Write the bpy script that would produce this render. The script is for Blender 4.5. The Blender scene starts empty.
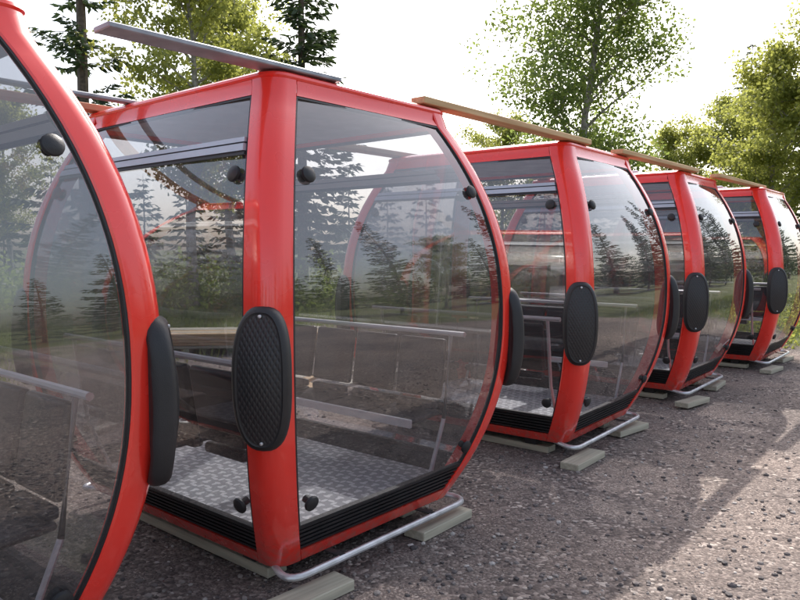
import bpy, bmesh, math, random
import numpy as np
from mathutils import Vector, Matrix, Euler
random.seed(7); rng=np.random.default_rng(7)
sc=bpy.context.scene
sc.view_settings.view_transform='Standard'; sc.view_settings.look='None'
sc.view_settings.exposure=0; sc.view_settings.gamma=1

# ---------------------------------------------------------------- materials
def newmat(name):
    m=bpy.data.materials.new(name); m.use_nodes=True
    nt=m.node_tree; nt.nodes.clear()
    out=nt.nodes.new('ShaderNodeOutputMaterial')
    return m,nt,out
def N(nt,t,**kw):
    n=nt.nodes.new(t)
    for k,v in kw.items(): setattr(n,k,v)
    return n
def L(nt,a,b): nt.links.new(a,b)
def ramp(nt,fac,stops):
    r=N(nt,'ShaderNodeValToRGB'); e=r.color_ramp.elements
    while len(e)<len(stops): e.new(0.5)
    for i,(p,c) in enumerate(stops):
        e[i].position=p; e[i].color=(*c,1)
    L(nt,fac,r.inputs[0]); return r.outputs[0]
def simple(name,col,rough=0.5,metal=0,coat=0,var=0.15,scale=6,bump=0,bscale=60,spec=0.5,dirt=False):
    m,nt,out=newmat(name)
    b=N(nt,'ShaderNodeBsdfPrincipled')
    tc=N(nt,'ShaderNodeTexCoord')
    no=N(nt,'ShaderNodeTexNoise'); no.inputs['Scale'].default_value=scale; no.inputs['Detail'].default_value=4
    L(nt,tc.outputs['Object'],no.inputs['Vector'])
    c=ramp(nt,no.outputs['Fac'],[(0.3,tuple(x*(1-var) for x in col)),(0.7,tuple(min(1,x*(1+var)) for x in col))])
    if dirt:
        sp=N(nt,'ShaderNodeSeparateXYZ'); L(nt,tc.outputs['Object'],sp.inputs[0])
        mz=N(nt,'ShaderNodeMapRange'); mz.inputs['From Min'].default_value=0.45; mz.inputs['From Max'].default_value=-0.05
        L(nt,sp.outputs[2],mz.inputs['Value'])
        nd=N(nt,'ShaderNodeTexNoise'); nd.inputs['Scale'].default_value=28; nd.inputs['Detail'].default_value=6; L(nt,tc.outputs['Object'],nd.inputs['Vector'])
        mt=N(nt,'ShaderNodeMath',operation='MULTIPLY'); L(nt,mz.outputs[0],mt.inputs[0]); L(nt,nd.outputs['Fac'],mt.inputs[1])
        m3=N(nt,'ShaderNodeMapRange'); m3.inputs['From Min'].default_value=0.25; m3.inputs['From Max'].default_value=0.65; m3.inputs['To Max'].default_value=0.55
        L(nt,mt.outputs[0],m3.inputs['Value'])
        mxd=N(nt,'ShaderNodeMix',data_type='RGBA'); L(nt,m3.outputs[0],mxd.inputs[0]); L(nt,c,mxd.inputs[6]); mxd.inputs[7].default_value=(0.22,0.16,0.13,1)
        c=mxd.outputs[2]
    L(nt,c,b.inputs['Base Color'])
    mr=N(nt,'ShaderNodeMapRange'); mr.inputs['To Min'].default_value=max(0.02,rough-0.08); mr.inputs['To Max'].default_value=min(1,rough+0.12)
    L(nt,no.outputs['Fac'],mr.inputs['Value']); L(nt,mr.outputs[0],b.inputs['Roughness'])
    b.inputs['Metallic'].default_value=metal; b.inputs['Coat Weight'].default_value=coat
    b.inputs['Coat Roughness'].default_value=0.06
    b.inputs['Specular IOR Level'].default_value=spec
    if bump:
        n2=N(nt,'ShaderNodeTexNoise'); n2.inputs['Scale'].default_value=bscale; L(nt,tc.outputs['Object'],n2.inputs['Vector'])
        bp=N(nt,'ShaderNodeBump'); bp.inputs['Strength'].default_value=bump; bp.inputs['Distance'].default_value=0.01
        L(nt,n2.outputs['Fac'],bp.inputs['Height']); L(nt,bp.outputs[0],b.inputs['Normal'])
    L(nt,b.outputs[0],out.inputs[0]); return m
M={}
M['red']=simple('red_paint',(0.90,0.038,0.024),0.25,coat=0.8,var=0.04,scale=3,dirt=True)
M['black']=simple('black_rubber',(0.020,0.020,0.022),0.5,var=0.3,bump=0.12,bscale=250)
M['seat']=simple('seat_plastic',(0.020,0.020,0.025),0.38,var=0.2)
M['alu']=simple('aluminium',(0.78,0.79,0.80),0.45,metal=0.35,var=0.06)
M['track']=simple('anodised_track',(0.46,0.49,0.53),0.4,metal=0.4,var=0.06)
M['galv']=simple('galvanised_steel',(0.62,0.63,0.65),0.38,metal=0.6,var=0.2,scale=15)
M['ceil']=simple('ceiling_liner',(0.60,0.60,0.61),0.7)
M['chassis']=simple('chassis_steel',(0.03,0.03,0.03),0.7)
M['greyboard']=simple('weathered_steel',(0.30,0.32,0.35),0.45,metal=0.3,var=0.3,scale=9)
def mathf(nt):
    def mth(op,a,bv=None):
        n=N(nt,'ShaderNodeMath',operation=op)
        for i,x in enumerate((a,bv)):
            if x is None: continue
            if isinstance(x,(int,float)): n.inputs[i].default_value=x
            else: L(nt,x,n.inputs[i])
        return n.outputs[0]
    return mth
def padmat():
    m,nt,out=newmat('embossed_rubber'); b=N(nt,'ShaderNodeBsdfPrincipled')
    b.inputs['Base Color'].default_value=(0.024,0.024,0.026,1); b.inputs['Roughness'].default_value=0.42
    uv=N(nt,'ShaderNodeUVMap'); sp=N(nt,'ShaderNodeSeparateXYZ'); L(nt,uv.outputs[0],sp.inputs[0])
    mth=mathf(nt)
    u=mth('MULTIPLY',sp.outputs[0],150); v=mth('MULTIPLY',sp.outputs[1],88)
    h=mth('ABSOLUTE',mth('MULTIPLY',mth('SINE',mth('ADD',u,v)),mth('SINE',mth('SUBTRACT',u,v))))
    bp=N(nt,'ShaderNodeBump'); bp.inputs['Strength'].default_value=0.6; bp.inputs['Distance'].default_value=0.003
    L(nt,h,bp.inputs['Height']); L(nt,bp.outputs[0],b.inputs['Normal']); L(nt,b.outputs[0],out.inputs[0]); return m
M['pad']=padmat()
def platemat():
    m,nt,out=newmat('checker_plate'); b=N(nt,'ShaderNodeBsdfPrincipled')
    tc=N(nt,'ShaderNodeTexCoord'); sp=N(nt,'ShaderNodeSeparateXYZ'); L(nt,tc.outputs['Object'],sp.inputs[0])
    mth=mathf(nt)
    u=mth('MULTIPLY',sp.outputs[0],90); v=mth('MULTIPLY',sp.outputs[1],90)
    h=mth('MAXIMUM',mth('MULTIPLY',mth('SINE',u),mth('SINE',mth('MULTIPLY',v,0.5))),mth('MULTIPLY',mth('COSINE',mth('MULTIPLY',u,0.5)),mth('COSINE',v)))
    h2=mth('GREATER_THAN',h,0.55)
    c=ramp(nt,h2,[(0,(0.36,0.37,0.39)),(1,(0.75,0.76,0.78))]); L(nt,c,b.inputs['Base Color'])
    b.inputs['Metallic'].default_value=0.15; b.inputs['Roughness'].default_value=0.38
    bp=N(nt,'ShaderNodeBump'); bp.inputs['Strength'].default_value=0.8; bp.inputs['Distance'].default_value=0.003
    L(nt,h2,bp.inputs['Height']); L(nt,bp.outputs[0],b.inputs['Normal']); L(nt,b.outputs[0],out.inputs[0]); return m
M['plate']=platemat()
def glassmat():
    m,nt,out=newmat('tinted_acrylic')
    tr=N(nt,'ShaderNodeBsdfTransparent'); tr.inputs['Color'].default_value=(0.60,0.605,0.63,1)
    gl=N(nt,'ShaderNodeBsdfGlossy'); gl.inputs['Color'].default_value=(1,1,1,1)
    tc=N(nt,'ShaderNodeTexCoord')
    no=N(nt,'ShaderNodeTexNoise'); no.inputs['Scale'].default_value=7; no.inputs['Detail'].default_value=6
    L(nt,tc.outputs['Object'],no.inputs['Vector'])
    gl.inputs['Roughness'].default_value=0.015
    wv=N(nt,'ShaderNodeTexNoise'); wv.inputs['Scale'].default_value=1.6; wv.inputs['Detail'].default_value=0; L(nt,tc.outputs['Object'],wv.inputs['Vector'])
    bp=N(nt,'ShaderNodeBump'); bp.inputs['Strength'].default_value=0.25; bp.inputs['Distance'].default_value=0.02
    L(nt,wv.outputs['Fac'],bp.inputs['Height']); L(nt,bp.outputs[0],gl.inputs['Normal'])
    # Schlick reflectance, the same from both sides of the thin sheet
    lw=N(nt,'ShaderNodeLayerWeight'); lw.inputs['Blend'].default_value=0.5
    mth=mathf(nt); F0=0.13
    fr=mth('ADD',mth('MULTIPLY',mth('POWER',lw.outputs['Facing'],4.5),1-F0),F0)
    mx=N(nt,'ShaderNodeMixShader'); L(nt,fr,mx.inputs[0]); L(nt,tr.outputs[0],mx.inputs[1]); L(nt,gl.outputs[0],mx.inputs[2])
    df=N(nt,'ShaderNodeBsdfDiffuse'); df.inputs['Color'].default_value=(0.50,0.47,0.46,1)
    m2=N(nt,'ShaderNodeMixShader')
    r2=N(nt,'ShaderNodeMapRange'); r2.inputs['From Min'].default_value=0.35; r2.inputs['From Max'].default_value=0.75
    r2.inputs['To Min'].default_value=0.04; r2.inputs['To Max'].default_value=0.10; L(nt,no.outputs['Fac'],r2.inputs['Value'])
    L(nt,r2.outputs[0],m2.inputs[0]); L(nt,mx.outputs[0],m2.inputs[1]); L(nt,df.outputs[0],m2.inputs[2])
    L(nt,m2.outputs[0],out.inputs[0]); return m
M['glass']=glassmat()
def woodmat(name,c1,c2):
    m,nt,out=newmat(name); b=N(nt,'ShaderNodeBsdfPrincipled'); b.inputs['Roughness'].default_value=0.75
    tc=N(nt,'ShaderNodeTexCoord'); mp=N(nt,'ShaderNodeMapping'); mp.inputs['Scale'].default_value=(1.5,30,30)
    L(nt,tc.outputs['Object'],mp.inputs[0]); no=N(nt,'ShaderNodeTexNoise'); no.inputs['Scale'].default_value=1.5; no.inputs['Detail'].default_value=5
    L(nt,mp.outputs[0],no.inputs['Vector']); L(nt,ramp(nt,no.outputs['Fac'],[(0.3,c1),(0.7,c2)]),b.inputs['Base Color'])
    bp=N(nt,'ShaderNodeBump'); bp.inputs['Strength'].default_value=0.4; bp.inputs['Distance'].default_value=0.003
    L(nt,no.outputs['Fac'],bp.inputs['Height']); L(nt,bp.outputs[0],b.inputs['Normal'])
    L(nt,b.outputs[0],out.inputs[0]); return m
M['wood']=woodmat('pine_lumber',(0.46,0.29,0.14),(0.66,0.46,0.25))
M['woodg']=woodmat('old_lumber',(0.34,0.31,0.24),(0.52,0.48,0.37))
M['woodr']=woodmat('reddish_lumber',(0.46,0.17,0.09),(0.60,0.28,0.16))
def leafmat(name,a,b_,t,tf=0.45):
    m,nt,out=newmat(name)
    g=N(nt,'ShaderNodeNewGeometry')
    c=ramp(nt,g.outputs['Random Per Island'],[(0.1,a),(0.9,b_)])
    d=N(nt,'ShaderNodeBsdfPrincipled'); d.inputs['Roughness'].default_value=0.5; L(nt,c,d.inputs['Base Color'])
    tl=N(nt,'ShaderNodeBsdfTranslucent'); tl.inputs['Color'].default_value=(*t,1)
    mx=N(nt,'ShaderNodeMixShader'); mx.inputs[0].default_value=tf
    L(nt,d.outputs[0],mx.inputs[1]); L(nt,tl.outputs[0],mx.inputs[2]); L(nt,mx.outputs[0],out.inputs[0]); return m
M['leaf']=leafmat('birch_leaves',(0.05,0.085,0.018),(0.13,0.18,0.04),(0.30,0.38,0.09),0.5)
M['leafy']=leafmat('aspen_leaves',(0.08,0.11,0.02),(0.20,0.22,0.05),(0.48,0.50,0.12),0.55)
M['needle']=leafmat('spruce_needles',(0.022,0.042,0.018),(0.055,0.095,0.036),(0.08,0.12,0.04),0.25)
M['grassb']=leafmat('grass_blades',(0.06,0.10,0.02),(0.16,0.18,0.06),(0.28,0.34,0.08),0.45)
M['bark']=simple('bark',(0.11,0.085,0.065),0.9,var=0.4,scale=12)
M['birchbark']=simple('pale_bark',(0.30,0.28,0.25),0.85,var=0.5,scale=8)
RX,RY=0.645,0.764
def groundmat():
    m,nt,out=newmat('gravel_and_grass'); b=N(nt,'ShaderNodeBsdfPrincipled'); b.inputs['Roughness'].default_value=0.9
    b.inputs['Specular IOR Level'].default_value=0.25
    g=N(nt,'ShaderNodeNewGeometry'); P=g.outputs['Position']
    v1=N(nt,'ShaderNodeTexVoronoi'); v1.inputs['Scale'].default_value=48; L(nt,P,v1.inputs['Vector'])
    v2=N(nt,'ShaderNodeTexVoronoi'); v2.inputs['Scale'].default_value=120; L(nt,P,v2.inputs['Vector'])
    s1=N(nt,'ShaderNodeSeparateColor'); L(nt,v1.outputs['Color'],s1.inputs[0])
    s2=N(nt,'ShaderNodeSeparateColor'); L(nt,v2.outputs['Color'],s2.inputs[0])
    c1=ramp(nt,s1.outputs[0],[(0.0,(0.080,0.067,0.064)),(0.6,(0.180,0.150,0.138)),(0.88,(0.30,0.253,0.230)),(1.0,(0.52,0.47,0.43))])
    c2=ramp(nt,s2.outputs[0],[(0.0,(0.095,0.079,0.075)),(0.7,(0.22,0.182,0.165)),(1.0,(0.42,0.365,0.33))])
    mx=N(nt,'ShaderNodeMix',data_type='RGBA'); 
    n0=N(nt,'ShaderNodeTexNoise'); n0.inputs['Scale'].default_value=3.0; n0.inputs['Detail'].default_value=7; L(nt,P,n0.inputs['Vector'])
    st=N(nt,'ShaderNodeMapRange'); st.inputs['From Min'].default_value=0.42; st.inputs['From Max'].default_value=0.58; L(nt,n0.outputs['Fac'],st.inputs['Value'])
    L(nt,st.outputs[0],mx.inputs[0]); L(nt,c1,mx.inputs[6]); L(nt,c2,mx.inputs[7])
    n1=N(nt,'ShaderNodeTexNoise'); n1.inputs['Scale'].default_value=0.6; n1.inputs['Detail'].default_value=6; L(nt,P,n1.inputs['Vector'])
    tone=ramp(nt,n1.outputs['Fac'],[(0.3,(0.66,0.65,0.66)),(0.7,(1.30,1.22,1.14))])
    m2=N(nt,'ShaderNodeMix',data_type='RGBA',blend_type='MULTIPLY'); m2.inputs[0].default_value=1
    L(nt,mx.outputs[2],m2.inputs[6]); L(nt,tone,m2.inputs[7])
    d1=N(nt,'ShaderNodeVectorMath',operation='DOT_PRODUCT'); d1.inputs[1].default_value=(-RY,RX,0); L(nt,P,d1.inputs[0])
    d2=N(nt,'ShaderNodeVectorMath',operation='DOT_PRODUCT'); d2.inputs[1].default_value=(RX,RY,0); L(nt,P,d2.inputs[0])
    def mr(v,a,b2):
        n=N(nt,'ShaderNodeMapRange'); n.inputs['From Min'].default_value=a; n.inputs['From Max'].default_value=b2; L(nt,v,n.inputs['Value']); return n.outputs[0]
    a=mr(d1.outputs['Value'],9,13); c=mr(d2.outputs['Value'],11.8,14.2)
    mxx=N(nt,'ShaderNodeMath',operation='MAXIMUM'); L(nt,a,mxx.inputs[0]); L(nt,c,mxx.inputs[1])
    e=mr(d1.outputs['Value'],-14,-17); m3=N(nt,'ShaderNodeMath',operation='MAXIMUM'); L(nt,mxx.outputs[0],m3.inputs[0]); L(nt,e,m3.inputs[1])
    ad=N(nt,'ShaderNodeMath',operation='ADD'); L(nt,m3.outputs[0],ad.inputs[0]); L(nt,n0.outputs['Fac'],ad.inputs[1])
    gm=mr(ad.outputs[0],0.85,1.1)
    gc=ramp(nt,n0.outputs['Fac'],[(0.3,(0.05,0.07,0.02)),(0.7,(0.14,0.145,0.055))])
    m4=N(nt,'ShaderNodeMix',data_type='RGBA'); L(nt,gm,m4.inputs[0]); L(nt,m2.outputs[2],m4.inputs[6]); L(nt,gc,m4.inputs[7])
    L(nt,m4.outputs[2],b.inputs['Base Color'])
    b1=N(nt,'ShaderNodeBump'); b1.inputs['Strength'].default_value=0.7; b1.inputs['Distance'].default_value=0.010; b1.invert=True
    L(nt,v1.outputs['Distance'],b1.inputs['Height'])
    b2=N(nt,'ShaderNodeBump'); b2.inputs['Strength'].default_value=0.7; b2.inputs['Distance'].default_value=0.02
    L(nt,n0.outputs['Fac'],b2.inputs['Height']); L(nt,b1.outputs[0],b2.inputs['Normal']); L(nt,b2.outputs[0],b.inputs['Normal'])
    L(nt,b.outputs[0],out.inputs[0]); return m
M['ground']=groundmat()
def stonemat():
    m,nt,out=newmat('stones'); b=N(nt,'ShaderNodeBsdfPrincipled'); b.inputs['Roughness'].default_value=0.85
    g=N(nt,'ShaderNodeNewGeometry')
    L(nt,ramp(nt,g.outputs['Random Per Island'],[(0,(0.07,0.06,0.06)),(0.5,(0.18,0.152,0.143)),(0.85,(0.30,0.26,0.235)),(1,(0.50,0.46,0.43))]),b.inputs['Base Color'])
    L(nt,b.outputs[0],out.inputs[0]); return m
M['stone']=stonemat()

# ---------------------------------------------------------------- mesh helpers
class MB:
    def __init__(s): s.v=[]; s.f=[]; s.m=[]; s.mats=[]; s.uv={}
    def mi(s,k):
        if k not in s.mats: s.mats.append(k)
        return s.mats.index(k)
    def add(s,vs,fs,k):
        o=len(s.v); s.v+= [tuple(x) for x in vs]; i=s.mi(k)
        for f in fs: s.f.append(tuple(a+o for a in f)); s.m.append(i)
        return o
    def mesh(s,name,smooth=True,ang=35,recalc=True):
        me=bpy.data.meshes.new(name); me.from_pydata(s.v,[],s.f)
        for k in s.mats: me.materials.append(M[k])
        me.polygons.foreach_set('material_index',s.m)
        if recalc:
            bm=bmesh.new(); bm.from_mesh(me); bmesh.ops.recalc_face_normals(bm,faces=bm.faces); bm.to_mesh(me); bm.free()
        if smooth:
            me.shade_smooth()
            try: me.set_sharp_from_angle(angle=math.radians(ang))
            except Exception: pass
        me.update(); return me
def link(name,data,parent=None,loc=(0,0,0),rot=(0,0,0)):
    o=bpy.data.objects.new(name,data); sc.collection.objects.link(o); o.location=loc; o.rotation_euler=rot
    if parent: o.parent=parent
    return o
def loops(rings,closed=True,cap0=True,cap1=True):
    n=len(rings[0]); vs=[p for r in rings for p in r]; fs=[]
    for i in range(len(rings)-1):
        for j in range(n if closed else n-1):
            a=i*n+j; b=i*n+(j+1)%n; fs.append((a,b,b+n,a+n))
    if cap0: fs.append(tuple(range(n-1,-1,-1)))
    if cap1: fs.append(tuple(range((len(rings)-1)*n,len(rings)*n)))
    return vs,fs
def tube(pts,rad,n=8):
    rings=[]; P=[Vector(p) for p in pts]
    for i,p in enumerate(P):
        t=(P[min(i+1,len(P)-1)]-P[max(i-1,0)]).normalized()
        u=t.cross(Vector((0,0,1)))
        if u.length<0.15: u=t.cross(Vector((1,0,0)))
        u.normalize(); w=t.cross(u)
        r=rad[i] if hasattr(rad,'__len__') else rad
        rings.append([p+u*(r*math.cos(2*math.pi*k/n))+w*(r*math.sin(2*math.pi*k/n)) for k in range(n)])
    return loops(rings)
def rbox(cx,cy,cz,sx,sy,sz,bev=0.01,rot=None,seg=2):
    bm=bmesh.new(); bmesh.ops.create_cube(bm,size=1)
    for v in bm.verts: v.co=Vector((v.co.x*sx,v.co.y*sy,v.co.z*sz))
    bmesh.ops.bevel(bm,geom=bm.edges[:]+bm.verts[:],offset=bev,segments=seg,affect='EDGES',profile=0.5)
    mt=Matrix.Translation((cx,cy,cz)) @ (Euler(rot).to_matrix().to_4x4() if rot else Matrix.Identity(4))
    vs=[mt@v.co for v in bm.verts]; bm.verts.index_update(); fs=[[v.index for v in f.verts] for f in bm.faces]; bm.free()
    return vs,fs

# ---------------------------------------------------------------- gondola cabin
H=2.19; DZ=H-2.15; AX,AY,BU=0.64,0.85,0.29; R=0.09; W=0.055
def bul(z):
    u=(z-1.06)/1.09; u=max(-1.0,min(1.0,u)); return BU*(1-abs(u)**2.2)
def hx(z): return AX+bul(z)
def hy(z): return AY+bul(z)
ZL=[H*i/30 for i in range(31)]
def build_cabin_meshes():
    parts={}
    fr=MB()
    for sx in (1,-1):
        for sy in (1,-1):
            rings=[]
            for z in ZL:
                ax,ay=hx(z),hy(z); cx,cy=ax-R,ay-R; pr=[]
                pr.append((ax-0.006,cy-W)); pr.append((ax,cy-W+0.008))
                for k in range(9):
                    a=math.pi/2*k/8; pr.append((cx+R*math.cos(a),cy+R*math.sin(a)))
                pr.append((cx-W+0.008,ay)); pr.append((cx-W,ay-0.006))
                t=0.05; pr.append((cx-W,ay-t))
                for k in range(4,-1,-1):
                    a=math.pi/2*k/4; pr.append((cx+(R-t)*math.cos(a),cy+(R-t)*math.sin(a)))
                pr.append((ax-t,cy-W))
                rings.append([(sx*x,sy*y,z) for x,y in pr])
            fr.add(*loops(rings),'red')
    def slab(mb,side,z0,z1,o1,o0,k,nz=6,sm=None,sM=None,bow=0.0,ns=6,sheet=False):
        outer=[];inner=[]
        for i in range(nz+1):
            z=z0+(z1-z0)*i/nz
            n,tn=(hx(z),hy(z)) if side<2 else (hy(z),hx(z))
            e=tn-R-W
            a=-e if sm is None else sm(e); b=e if sM is None else sM(e)
            for arr,o in ((outer,o1),(inner,o0)):
                row=[]
                for j in range(ns+1):
                    s=a+(b-a)*j/ns; d=n+o+bow*(1-(s/e)**2)
                    sg=1 if side in(0,2) else -1
                    row.append((sg*d,s,z) if side<2 else (s,sg*d,z))
                arr.append(row)
        if sheet:
            vs=[p for r in outer for p in r]; m=ns+1
            fs=[(i*m+j,i*m+j+1,(i+1)*m+j+1,(i+1)*m+j) for i in range(nz) for j in range(ns)]
            mb.add(vs,fs,k); return
        rings=[outer[i]+inner[i][::-1] for i in range(nz+1)]
        mb.add(*loops(rings),k)
    gl=MB(); gk=MB(); sk=MB(); tk=MB()
    G0,G1=0.215,2.07+DZ
    for s in range(4):
        slab(fr,s,0.0,0.065,-0.003,-0.055,'red',nz=2)
        slab(fr,s,2.078+DZ,2.149+DZ,-0.003,-0.055,'red',nz=2)
        slab(gl,s,G0-0.006,G1+0.006,-0.016,0,'glass',nz=30,ns=10,bow=0.012,sheet=True)
        slab(gk,s,G0-0.02,G0+0.004,-0.006,-0.04,'black',nz=1)
        slab(gk,s,G1-0.004,G1+0.007,-0.006,-0.04,'black',nz=1)
        slab(gk,s,G0,G1,-0.007,-0.03,'black',nz=28,ns=1,sm=lambda e:-e+0.0005,sM=lambda e:-e+0.009)
        slab(gk,s,G0,G1,-0.007,-0.03,'black',nz=28,ns=1,sm=lambda e:e-0.009,sM=lambda e:e-0.0005)
        slab(sk,s,0.066,G0-0.021,-0.03,-0.05,'black',nz=3)
        for i in range(5):
            z=0.072+i*0.025
            slab(sk,s,z,z+0.014,-0.010,-0.0295,'black',nz=1)
        if s<2:   # door track across the window
            slab(tk,s,1.835,1.853,0.004,-0.012,'black',nz=1,bow=0.0,sm=lambda e:-e+0.01,sM=lambda e:e-0.01)
            slab(tk,s,1.8535,1.885,0.010,-0.012,'track',nz=1,sm=lambda e:-e+0.01,sM=lambda e:e-0.01)
            slab(tk,s,1.8855,1.893,0.002,-0.012,'black',nz=1,sm=lambda e:-e+0.01,sM=lambda e:e-0.01)
            slab(tk,s,1.8935,1.915,0.006,-0.012,'track',nz=1,sm=lambda e:-e+0.01,sM=lambda e:e-0.01)
    parts['frame']=fr.mesh('frame'); parts['gaskets']=gk.mesh('gaskets'); parts['skirt']=sk.mesh('skirt')
    parts['windows']=gl.mesh('windows',ang=80); parts['door_track']=tk.mesh('door_track')
    def rr(ax,ay,z,r):
        r=min(r,ax*0.9,ay*0.9); out=[]
        for q,(sx,sy) in enumerate([(1,1),(-1,1),(-1,-1),(1,-1)]):
            for k in range(7):
                a=math.pi/2*q+math.pi/2*k/6
                out.append((sx*(ax-r)+r*math.cos(a),sy*(ay-r)+r*math.sin(a),z))
        return out
    rf=MB()
    vs,fs=loops([rr(AX-.02,AY-.02,2.145+DZ,R)]+[rr(AX+o,AY+o,z+DZ,R) for o,z in ((-0.002,2.1505),(0.004,2.160),(0.0,2.172),(-0.015,2.183),(-0.05,2.194),(-0.2,2.205),(-0.42,2.215),(-0.58,2.22))])
    rf.add(vs,fs,'red')
    vs,fs=loops([rr(AX-0.058,AY-0.058,2.10+DZ,0.05),rr(AX-0.058,AY-0.058,2.142+DZ,0.05)]); rf.add(vs,fs,'ceil')
    for x in (-0.12,0.12):
        rf.add(*rbox(x,0,2.242+DZ,0.05,0.42,0.05,0.006),'galv')
    parts['roof']=rf.mesh('roof')
    fl=MB()
    vs,fs=loops([rr(AX-0.05,AY-0.05,0.03,0.06),rr(AX-0.045,AY-0.045,0.07,0.06),rr(AX+0.0,AY+0.0,0.115,0.06)]); fl.add(vs,fs,'chassis')
    vs,fs=loops([rr(AX-0.01,AY-0.01,0.117,0.06),rr(AX-0.01,AY-0.01,0.125,0.06)]); fl.add(vs,fs,'plate')
    for y in (-0.55,0.55): fl.add(*rbox(0,y,-0.02,1.15,0.10,0.098,0.006),'chassis')
    for x in (-0.5,0.5): fl.add(*rbox(x,0,-0.012,0.08,1.55,0.07,0.006),'chassis')
    parts['floor']=fl.mesh('floor')
    be=MB()
    for sx in (1,-1):
        for i in range(4):
            y=-0.57+i*0.38
            be.add(*rbox(sx*0.745,y,0.72,0.045,0.35,0.36,0.02,rot=(0,sx*0.16,0),seg=3),'seat')
            if sx>0:
                be.add(*rbox(sx*0.57,y,0.455,0.28,0.35,0.035,0.016,rot=(0,sx*-0.06,0),seg=3),'seat')
            else:
                be.add(*rbox(sx*0.672,y,0.70,0.035,0.33,0.30,0.016,rot=(0,sx*0.12,0),seg=3),'seat')
            be.add(*rbox(sx*0.70,y,0.50,0.06,0.30,0.05,0.016,seg=2),'seat')
        if sx>0: be.add(*rbox(sx*0.418,0,0.445,0.022,1.52,0.05,0.006),'alu')
        be.add(*tube([(sx*0.77,-0.88,0.935),(sx*0.77,0.88,0.935)],0.016),'alu')
        for y in (-0.78,0.78):
            be.add(*tube([(sx*0.57,y,0.126),(sx*0.70,y,0.43),(sx*0.77,y,0.935)],0.013),'alu')
    parts['benches']=be.mesh('benches')
    kb=MB()
    def knob(p,nrm):
        nrm=Vector(nrm).normalized(); q=nrm.to_track_quat('Z','Y').to_matrix()
        prof=[(0.018,-0.03),(0.018,0.004),(0.034,0.006),(0.037,0.013),(0.035,0.022),(0.025,0.029),(0.008,0.032)]
        rings=[[Vector(p)+q@Vector((r*math.cos(2*math.pi*k/16),r*math.sin(2*math.pi*k/16),h)) for k in range(16)] for r,h in prof]
        kb.add(*loops(rings),'black')
    def slope(z): return (bul(z+0.02)-bul(z-0.02))/0.04
    for z in (1.75,0.33):
        for e in (1,-1):
            for sg in (1,-1):
                y=e*(hy(z)-R-W-0.075); knob((sg*(hx(z)-0.014),y,z),(sg,0,-slope(z)))
                x=e*(hx(z)-R-W-0.075); knob((x,sg*(hy(z)-0.014),z),(0,sg,-slope(z)))
    parts['window_stoppers']=kb.mesh('window_stoppers')
    pd=MB(); uvs=[]
    zc=0.93; a_,b_=0.118,0.29
    for sx in (1,-1):
        for sy in (1,-1):
            cx,cy=sx*(hx(zc)-R),sy*(hy(zc)-R)
            n=Vector((sx*0.84,sy*0.54,0)).normalized(); t=Vector((-n.y,n.x,0))
            base=Vector((cx,cy,zc))+n*R
            rings=[]; NP=40
            spec=[(0.90,-0.025),(0.97,-0.015),(1.0,0.0),(1.0,0.018),(0.97,0.034),(0.90,0.045),(0.82,0.050),(0.78,0.046),(0.74,0.046),(0.5,0.052),(0.25,0.056),(0.05,0.057)]
            for s,d in spec:
                rg=[]
                for k in range(NP):
                    an=2*math.pi*k/NP; c,si=math.cos(an),math.sin(an)
                    u=a_*s*math.copysign(abs(c)**0.78,c); v=(b_-(1-s)*a_*1.15 if s>0.7 else b_*s)*math.copysign(abs(si)**0.78,si)
                    dd=d-0.42*(v/1.07)**2*1.0
                    rg.append(base+t*u+n*dd+Vector((0,0,v)))
                    uvs.append((u,v))
                rings.append(rg)
            vs,fs=loops(rings)
            i0=pd.mi('black'); i1=pd.mi('pad'); o=len(pd.v); pd.v+=[tuple(x) for x in vs]
            for f in fs:
                pd.f.append(tuple(q+o for q in f)); lv=min(f)//NP
                pd.m.append(i1 if lv>=8 else i0)
            for vv in (-0.25,0.25):
                p=base+n*(0.042-0.42*(vv/1.07)**2)+Vector((0,0,vv)); q=n.to_track_quat('Z','Y').to_matrix()
                rs=[[p+q@Vector((r*math.cos(2*math.pi*k/10),r*math.sin(2*math.pi*k/10),h)) for k in range(10)] for r,h in ((0.007,0),(0.007,0.011),(0.004,0.013))]
                vs,fs=loops(rs); uvs+= [(0,0)]*len(vs); pd.add(vs,fs,'galv')
    me=bpy.data.meshes.new('bumper_pads'); me.from_pydata(pd.v,[],pd.f)
    for k in pd.mats: me.materials.append(M[k])
    me.polygons.foreach_set('material_index',pd.m)
    ul=me.uv_layers.new(name='UVMap')
    li=[0]*len(me.loops); me.loops.foreach_get('vertex_index',li)
    ul.data.foreach_set('uv',[c for i in li for c in uvs[i]])
    bm=bmesh.new(); bm.from_mesh(me); bmesh.ops.recalc_face_normals(bm,faces=bm.faces); bm.to_mesh(me); bm.free()
    me.shade_smooth(); me.set_sharp_from_angle(angle=math.radians(50)); parts['bumper_pads']=me
    tb=MB()
    def rc(p0,p1,p2,r,n=6):
        p0,p1,p2=map(Vector,(p0,p1,p2)); d0=(p0-p1).normalized(); d2=(p2-p1).normalized()
        a=p1+d0*r; b=p1+d2*r; return [ (1-t)**2*a+2*t*(1-t)*p1+t*t*b for t in [i/n for i in range(n+1)]]
    zz=-0.015
    for sy in (-1,1):
        A=(-0.60,sy*0.74,zz+0.02);B=(-0.70,sy*0.97,zz);C=(0.70,sy*0.97,zz);D=(0.60,sy*0.74,zz+0.02)
        pts=[Vector(A)]+rc(A,B,C,0.13)+rc(B,C,D,0.13)+[Vector(D)]
        tb.add(*tube(pts,0.0165,10),'galv')
        for x in (-0.35,0.35):
            tb.add(*rbox(x,sy*0.89,zz+0.012,0.04,0.17,0.008,0.002),'chassis')
    parts['guide_rail']=tb.mesh('guide_rail')
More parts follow.
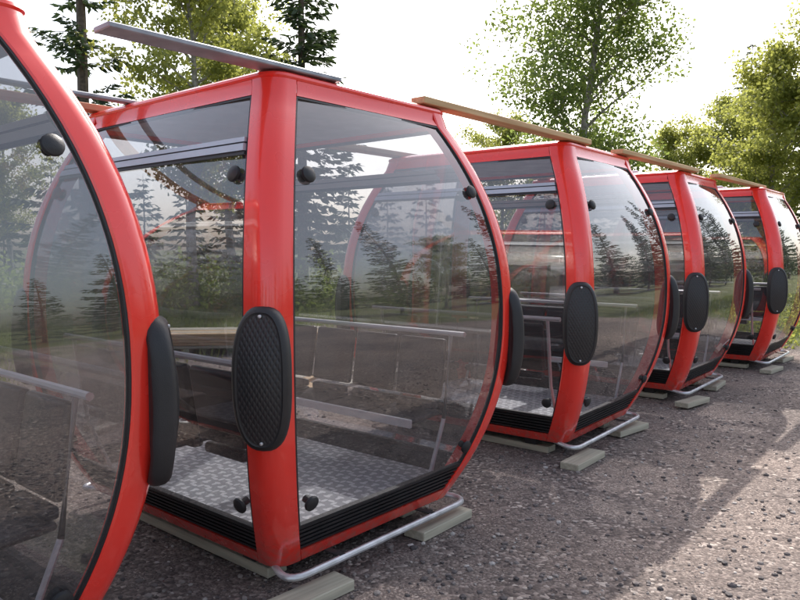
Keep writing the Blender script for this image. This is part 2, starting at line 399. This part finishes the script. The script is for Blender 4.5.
    return parts
parts=build_cabin_meshes()
C2=Vector((-0.55,3.14,0)); rv=Vector((RX,RY,0)); pv=Vector((RY,-RX,0)); ANG=math.atan2(RY,RX)
def cabin(s,off=0,drot=0):
    C=C2+rv*s+pv*off
    a=ANG+math.radians(drot)
    ux=Vector((math.cos(a),math.sin(a),0)); uy=Vector((-math.sin(a),math.cos(a),0))
    cen=C+ux*AX+uy*AY; cen.z=0.12
    e=bpy.data.objects.new('gondola_cabin',None); sc.collection.objects.link(e); e.location=cen; e.rotation_euler=(0,0,a)
    e.empty_display_size=0.3
    for k,me in parts.items(): link(k,me,e)
    return e
SP=[(-2.29,0.04,0),(0,0,0),(2.72,0.0,2.0),(5.27,-0.05,1.5),(7.9,0.08,1.0)]
for s,o,d in SP: cabin(s,o,d)

def board(name,cen,ang,lx,ly,lz,mat,tilt=0,roll=0):
    mb=MB(); mb.add(*rbox(0,0,0,lx,ly,lz,0.004,seg=1),mat)
    return link(name,mb.mesh(name),None,cen,(roll,tilt,ang))
rnd=random.Random(3)
for s,o,d in SP:
    for ds,dp in ((0.02,0.16),(1.10,0.08)):
        c=C2+rv*(s+ds)+pv*(o+dp-0.03*d*ds*0.5); c.z=0.026
        board('wood_block',c,ANG+rnd.uniform(-0.15,0.12),0.46,0.14,0.05,'woodg')
    for ds in (0.12,1.12):
        c=C2+rv*(s+ds)-pv*(0.85)+pv*o; c.z=0.026
        board('wood_block',c,ANG+math.pi/2,1.4,0.12,0.050,'woodg')
ZP=0.12+DZ+2.190
def rowplank(s0,s1,off,mat,name='wooden_plank',w=0.14,t=0.038,z=ZP,tilt=0,skew=0,roll=0):
    c=C2+rv*((s0+s1)/2)+pv*off; c.z=z+t/2
    return board(name,c,ANG+skew,s1-s0,w,t,mat,tilt,roll)
rowplank(-0.72,0.42,-0.07,'greyboard','steel_plank',w=0.12,t=0.022,skew=-0.03)
rowplank(1.05,3.1,-0.04,'wood',skew=0.0,w=0.10)
rowplank(3.72,5.65,-0.06,'wood',w=0.11)
rowplank(6.3,8.3,-0.04,'wood',w=0.11)
rowplank(-1.2,0.3,-1.62,'woodr',w=0.10)
rowplank(-1.25,0.35,-1.25,'greyboard','steel_plank',w=0.06,t=0.02)
rowplank(1.0,3.2,-1.6,'wood'); rowplank(3.7,5.8,-1.6,'wood'); rowplank(6.3,8.4,-1.5,'wood')
for i in range(16):
    c=C2+rv*rnd.uniform(0.5,11)-pv*rnd.uniform(2.9,6.0); c.z=0.03+0.04*(i%2)
    board('lumber',c,ANG+rnd.choice([0,0.1,1.5,1.3,0.4,-0.2]),rnd.uniform(1.2,3.2),rnd.choice([0.1,0.15,0.2]),0.04,rnd.choice(['wood','woodg','wood']))
def pile(x,y,a,rows=5,cols=5,ln=2.6):
    mb=MB()
    for k in (-0.8,0.8): mb.add(*rbox(k,0,0.045,0.09,1.0,0.09,0.004,seg=1),'woodg')
    for r in range(rows):
        for c in range(cols):
            mb.add(*rbox(rnd.uniform(-.12,.12),(c-(cols-1)/2)*0.19+rnd.uniform(-.015,.015),0.112+r*0.044,ln*rnd.uniform(.85,1),0.17,0.04,0.004,rot=(0,0,rnd.uniform(-.02,.02)),seg=1),rnd.choice(['wood','wood','woodg']))
    link('lumber_pile',mb.mesh('lumber_pile'),None,(x,y,0),(0,0,a))
pile(1.2,12.2,0.15,6); pile(3.5,13.0,0.35,5,5,3.2); pile(-2.4,11.0,0.1,5)

# ---------------------------------------------------------------- ground
def gz(x,y): return 0.010*math.sin(1.3*x+0.7*y)*math.sin(0.9*y-0.5*x)+0.006*math.sin(3.1*x-1.7*y+1)-0.008
def axis():
    a=[i*0.25 for i in range(0,65)]; v=16.25
    while v<600: a.append(v); v*=1.25
    a.append(900); return [-x for x in a[:0:-1]]+a
ax=axis(); n=len(ax)
vs=[(x,y,gz(x,y) if max(abs(x),abs(y))<16.5 else -0.008) for y in ax for x in ax]
fs=[(j*n+i,j*n+i+1,(j+1)*n+i+1,(j+1)*n+i) for j in range(n-1) for i in range(n-1)]
me=bpy.data.meshes.new('ground'); me.from_pydata(vs,[],fs); me.materials.append(M['ground']); me.shade_smooth(); link('ground',me)
bm=bmesh.new(); bmesh.ops.create_icosphere(bm,subdivisions=1,radius=1); ico=[v.co.copy() for v in bm.verts]; bm.verts.index_update(); icf=[[v.index for v in f.verts] for f in bm.faces]; bm.free()
sv=[];sf=[]
ico_np=np.array([tuple(c) for c in ico]); icf_np=np.array(icf)
for i in range(11000):
    d=0.8+10*rng.random()**1.3; a=rng.uniform(-0.7,0.7); x=d*math.sin(a)*1.1+0.3; y=d*math.cos(a)+0.6
    s=0.004+0.012*rng.random()**3
    p=ico_np*np.array([s*rng.uniform(.8,1.5),s*rng.uniform(.8,1.5),s*rng.uniform(.5,.9)])*rng.uniform(0.8,1.2,(12,1))
    t=rng.uniform(0,6.28); c,ss=math.cos(t),math.sin(t)
    p=np.stack([p[:,0]*c-p[:,1]*ss+x,p[:,0]*ss+p[:,1]*c+y,p[:,2]+gz(x,y)+s*0.3],1)
    sf.append(icf_np+len(sv)*12); sv.append(p)
me=bpy.data.meshes.new('gravel_stones'); me.from_pydata(np.concatenate(sv).tolist(),[],np.concatenate(sf).tolist()); me.materials.append(M['stone']); link('gravel_stones',me)

# ---------------------------------------------------------------- vegetation
def leafquads(cen,size,asp=0.55,dirs=None,rg=rng):
    n=len(cen)
    d=rg.normal(size=(n,3)) if dirs is None else dirs
    d/=np.linalg.norm(d,axis=1,keepdims=True)+1e-9
    r=rg.normal(size=(n,3)); w=np.cross(d,r); w/=np.linalg.norm(w,axis=1,keepdims=True)+1e-9
    s=np.asarray(size).reshape(-1,1)
    a=cen-d*s*0.5; b=cen+w*s*asp*0.5; c=cen+d*s*0.5; e=cen-w*s*asp*0.5
    v=np.stack([a,b,c,e],1).reshape(-1,3); f=np.arange(4*n).reshape(-1,4); return v,f
class QB:
    def __init__(s): s.v=[];s.f=[];s.m=[];s.n=0
    def add(s,v,f,mi):
        v=np.asarray(v,dtype=float).reshape(-1,3); f=[tuple(int(q)+s.n for q in x) for x in f]
        s.v.append(v); s.f+=f; s.m+=[mi]*len(f); s.n+=len(v)
    def mesh(s,name,mats):
        me=bpy.data.meshes.new(name); me.from_pydata(np.concatenate(s.v).tolist(),[],s.f)
        for k in mats: me.materials.append(M[k])
        me.polygons.foreach_set('material_index',s.m); me.update(); return me
def broadleaf(seed,Ht,Rc,mats,leaf=0.13,nleaf=190,base=0.28,slim=1.0,crad=0.19):
    rg=np.random.default_rng(seed); q=QB()
    tp=[];x=y=0
    for i in range(9):
        t=i/8; tp.append((x,y,t*Ht*0.95)); x+=rg.normal()*0.10*Ht/10; y+=rg.normal()*0.10*Ht/10
    r0=Ht*0.015
    q.add(*tube(tp,[r0*(1-0.93*i/8)+0.01 for i in range(9)],7),0)
    tips=[]
    nb=int(Ht*3.0)
    for i in range(nb):
        t=base+(0.97-base)*(i+rg.random()*0.8)/nb
        k=min(7,int(t*8)); p0=Vector(tp[k]).lerp(Vector(tp[k+1]),min(1,t*8-k))
        prof=math.sin(math.pi*min(1,max(0.05,(t-base)/(1-base)*0.80+0.16)))**0.8
        ln=Rc*prof*rg.uniform(0.6,1.1); az=i*2.4+rg.normal()*0.4; up=0.35+0.7*t*slim
        d=Vector((math.cos(az),math.sin(az),up)).normalized()
        pts=[p0]; 
        for j in range(4):
            d=(d+Vector(rg.normal(size=3)*0.16)+Vector((0,0,0.03))).normalized(); pts.append(pts[-1]+d*ln/4)
        rr_=r0*0.38*(1-t*0.6)
        q.add(*tube(pts,[rr_,rr_*.8,rr_*.55,rr_*.35,0.006],5),0)
        for j in range(1,5):
            tips.append((pts[j],0.6 if j>1 else 0.35))
            for _ in range(2):
                d2=(d+Vector(rg.normal(size=3)*0.8)).normalized(); l2=ln*rg.uniform(0.15,0.38); e=pts[j]+d2*l2
                q.add(*tube([pts[j],e],[rr_*.35,0.004],4),0); tips.append((e,1.0))
    for p,wt in tips:
        n=int(nleaf*wt*rg.uniform(0.4,1.2)*0.5)
        if n<2: continue
        rad=Rc*rg.uniform(0.6,1.0)*crad
        g=rg.normal(size=(n,3)); g/=np.linalg.norm(g,axis=1,keepdims=True); g*= (rg.random((n,1))**0.5)*rad; g[:,2]*=0.7
        c=np.array(p)+g; v,f=leafquads(c,rg.uniform(0.7,1.3,n)*leaf,0.65,rg=rg); q.add(v,f,1)
    return q.mesh('broadleaf_tree',mats)
def spruce_geo(q,seed,Ht,Rb,ox=0,oy=0,dens=1.0,sparse=0.0,needle=0.26,base=0.08):
    rg=np.random.default_rng(seed)
    v,f=tube([(ox,oy,0),(ox+rg.normal()*.05,oy,Ht*.5),(ox,oy,Ht)],[Ht*0.013,Ht*0.008,0.01],6); q.add(v,f,0)
    nw=int(Ht*3.4*dens**0.5)
    C=[];D=[];S=[]
    for i in range(nw):
        t=base+(1-base)*(i+0.3*rg.random())/nw
        if rg.random()<sparse: continue
        ln0=Rb*(1-t)**0.85+0.12
        for b in range(int(rg.integers(5,8))):
            az=rg.uniform(0,6.283); ln=ln0*rg.uniform(0.6,1.12)
            ns=5; dz0=0.12-0.45*(1-t)
            pts=[]
            for k in range(ns+1):
                u=k/ns; pts.append(Vector((ox+math.cos(az)*ln*u,oy+math.sin(az)*ln*u,t*Ht+ln*(dz0*u+0.22*u*u))))
            if dens>=0.8: v,f=tube([pts[0],pts[3],pts[5]],[0.018*(1-t)+0.006,0.01,0.003],3); q.add(v,f,0)
            m=max(4,int(ln*30*dens)); u=rg.random(m)**0.8
            pa=np.array(pts); idx=np.minimum((u*ns).astype(int),ns-1); fr=(u*ns-idx)[:,None]
            c=pa[idx]*(1-fr)+pa[idx+1]*fr
            out=np.array([math.cos(az),math.sin(az),0]); side=np.array([-math.sin(az),math.cos(az),0])
            sg=rg.choice([-1,1],m)[:,None]
            dr=out*0.7+side*sg*rg.uniform(0.3,1.1,(m,1))+np.array([0,0,1])*rg.uniform(-0.75,0.15,(m,1))
            dr/=np.linalg.norm(dr,axis=1,keepdims=True)
            s=needle*rg.uniform(0.6,1.3,m)*(0.5+0.5*(1-t)+0.2)/dens**0.4
            C.append(c+dr*s[:,None]*0.5);D.append(dr);S.append(s)
    C=np.concatenate(C);D=np.concatenate(D);S=np.concatenate(S)
    v,f=leafquads(C,S,0.30,D,rg); q.add(v,f,1)
def spruce(seed,Ht,Rb,**k):
    q=QB(); spruce_geo(q,seed,Ht,Rb,**k); return q.mesh('spruce_tree',['bark','needle'])
BL=[broadleaf(11,13,3.5,['birchbark','leaf'],nleaf=230,crad=0.26),broadleaf(12,10.5,2.6,['birchbark','leafy'],nleaf=170,crad=0.24),broadleaf(13,8.5,2.6,['birchbark','leafy'],nleaf=210,base=0.12,crad=0.26)]
SPR=[spruce(21,14,2.3,needle=0.30),spruce(22,10,2.0,needle=0.30),spruce(23,15,1.9,sparse=0.38)]
def put(name,me,x,y,s=1,r=0,sz=None):
    o=link(name,me,None,(x,y,-0.02),(0,0,r)); o.scale=(s,s,sz or s)
def P(px,d): return (px-400)/715*d
put('broadleaf_tree',BL[0],P(578,21),21,0.88,0.4)
put('broadleaf_tree',BL[1],P(195,20),20,1.0,1.1)
put('broadleaf_tree',BL[1],P(235,25),25,1.0,2.1)
put('spruce_tree',SPR[0],P(303,23),23,1.08,0.3)
put('spruce_tree',SPR[2],P(88,19),19,1.0,0.9)
put('spruce_tree',SPR[1],P(745,29),29,0.98,0.3)
put('broadleaf_tree',BL[2],P(722,27),27,0.86,0.7)
put('broadleaf_tree',BL[2],P(785,20),20,0.84,2.7)
put('broadleaf_tree',BL[1],P(768,23),23,0.68,1.7)
put('broadleaf_tree',BL[1],P(840,19),19,0.8,3.7)
put('spruce_tree',SPR[0],P(815,26),26,0.80,1.3)
put('spruce_tree',SPR[1],P(690,34),34,0.7,1.9)
put('broadleaf_tree',BL[2],P(675,27),27,0.72,1.9)
put('broadleaf_tree',BL[2],P(505,30),30,0.82,4.7)
put('broadleaf_tree',BL[1],P(10,26),26,0.7,4.2)
rn=random.Random(5)
for i in range(17):
    y=-16+i*2.9+rn.uniform(-.6,.6); x=24+rn.uniform(-2,3)+ (max(0,y-14)*0.25)
    if y>26 : x+=4
    me,nm=rn.choice([(SPR[0],'spruce_tree'),(SPR[1],'spruce_tree'),(BL[0],'broadleaf_tree'),(SPR[0],'spruce_tree'),(SPR[2],'spruce_tree')])
    put(nm,me,x,y,rn.uniform(.62,.95),rn.uniform(0,6))
for i in range(9):
    a=math.radians(-175+i*16+rn.uniform(-4,4)) ; x=23*math.cos(a);y=23*math.sin(a)
    me,nm=rn.choice([(SPR[0],'spruce_tree'),(SPR[1],'spruce_tree'),(BL[2],'broadleaf_tree')])
    put(nm,me,x,y,rn.uniform(.7,1.),rn.uniform(0,6))
for i in range(6):
    put('spruce_tree',SPR[i%2],-21+rn.uniform(-3,2),-4+i*4.5,rn.uniform(.6,.85),rn.uniform(0,6))
q=QB()
for i in range(40):
    a=math.radians(-32+i*124/40.0); d=rn.uniform(55,75); x=d*math.sin(a); y=d*math.cos(a)
    spruce_geo(q,100+i,rn.uniform(6,9.5),rn.uniform(1.8,2.6),ox=x,oy=y,dens=0.28,needle=0.42,base=0.03)
link('distant_forest',q.mesh('distant_forest',['bark','needle']))
q=QB(); C=[]
for i in range(230):
    a=math.radians(rn.uniform(-38,36)); d=rn.uniform(18,27); x=d*math.sin(a);y=d*math.cos(a)
    h=rn.uniform(0.6,2.1); rr_=rn.uniform(0.6,1.2); m=170
    g=rng.normal(size=(m,3)); g/=np.linalg.norm(g,axis=1,keepdims=True); g*=rng.random((m,1))**0.4
    g[:,0]*=rr_; g[:,1]*=rr_; g[:,2]=np.abs(g[:,2])*h
    C.append(g+np.array([x,y,0]))
C=np.concatenate(C); v,f=leafquads(C,rng.uniform(0.09,0.2,len(C)),0.55); q.add(v,f,0)
me=None
q2=QB(); q2.add(v,f,0)
link('undergrowth',q2.mesh('undergrowth',['leaf']))
q=QB(); C=[]
for i in range(46):
    s=rn.uniform(10.9,17); o=rn.uniform(-5,0.9); c=C2+rv*s+pv*o
    m=170; g=rng.normal(size=(m,3)); g/=np.linalg.norm(g,axis=1,keepdims=True); g*=rng.random((m,1))**0.4
    g[:,:2]*=rn.uniform(.3,.7); g[:,2]=np.abs(g[:,2])*rn.uniform(.3,1.2); C.append(g+np.array([c.x,c.y,0]))
C=np.concatenate(C); v,f=leafquads(C,rng.uniform(0.05,0.11,len(C)),0.5); q.add(v,f,0)
link('shrubs',q.mesh('shrubs',['leafy']))
def grass(name,n,fn):
    pts=np.array([fn() for _ in range(n)]); h=rng.uniform(0.06,0.26,n)
    ang=rng.uniform(0,6.28,n); w=0.006; dx=np.cos(ang)*w; dy=np.sin(ang)*w; lean=rng.normal(size=(n,2))*0.35*h[:,None]
    a=np.stack([pts[:,0]-dx,pts[:,1]-dy,np.full(n,-0.01)],1); b=np.stack([pts[:,0]+dx,pts[:,1]+dy,np.full(n,-0.01)],1)
    c=np.stack([pts[:,0]+lean[:,0],pts[:,1]+lean[:,1],h],1)
    v=np.stack([a,b,c],1).reshape(-1,3); me=bpy.data.meshes.new(name); me.from_pydata(v.tolist(),[],np.arange(3*n).reshape(-1,3).tolist())
    me.materials.append(M['grassb']); link(name,me)
def gp():
    while True:
        if rng.random()<0.5:
            s=rng.uniform(10.8,19); o=rng.uniform(-9,3)
            if s<12.0 and rng.random()<0.6: continue
        else:
            s=rng.uniform(-3,22); o=-rng.uniform(6,13)
        c=C2+rv*s+pv*o; return (c.x,c.y)
grass('grass',45000,gp)

# ---------------------------------------------------------------- light
EL=math.radians(43); AZ=math.radians(12)
sv_=Vector((math.sin(AZ)*math.cos(EL),math.cos(AZ)*math.cos(EL),math.sin(EL)))
sl=bpy.data.lights.new('sun','SUN'); sl.energy=5.0; sl.angle=math.radians(0.5); sl.color=(1.0,0.95,0.88)
so=link('sun',sl,None,(0,0,20)); so.rotation_euler=(-sv_).to_track_quat('-Z','Y').to_euler()
w=bpy.data.worlds.new('World'); sc.world=w; w.use_nodes=True; nt=w.node_tree; nt.nodes.clear()
sk=N(nt,'ShaderNodeTexSky'); sk.sky_type='NISHITA'; sk.sun_disc=False; sk.sun_elevation=EL; sk.sun_rotation=AZ
sk.air_density=1.0; sk.dust_density=4.0; sk.ozone_density=1.0; sk.altitude=100
hs=N(nt,'ShaderNodeHueSaturation'); hs.inputs['Saturation'].default_value=0.65; hs.inputs['Value'].default_value=2.2
bg=N(nt,'ShaderNodeBackground'); bg.inputs['Strength'].default_value=0.15; wo=N(nt,'ShaderNodeOutputWorld')
L(nt,sk.outputs[0],hs.inputs['Color']); L(nt,hs.outputs[0],bg.inputs[0]); L(nt,bg.outputs[0],wo.inputs[0])
# ---------------------------------------------------------------- camera
cd=bpy.data.cameras.new('camera'); cd.lens=36*715/800; cd.sensor_width=36; cd.clip_end=3000; cd.clip_start=0.05
co=link('camera',cd,None,(0,0,1.56),(math.radians(90-4.08),0,0)); sc.camera=co
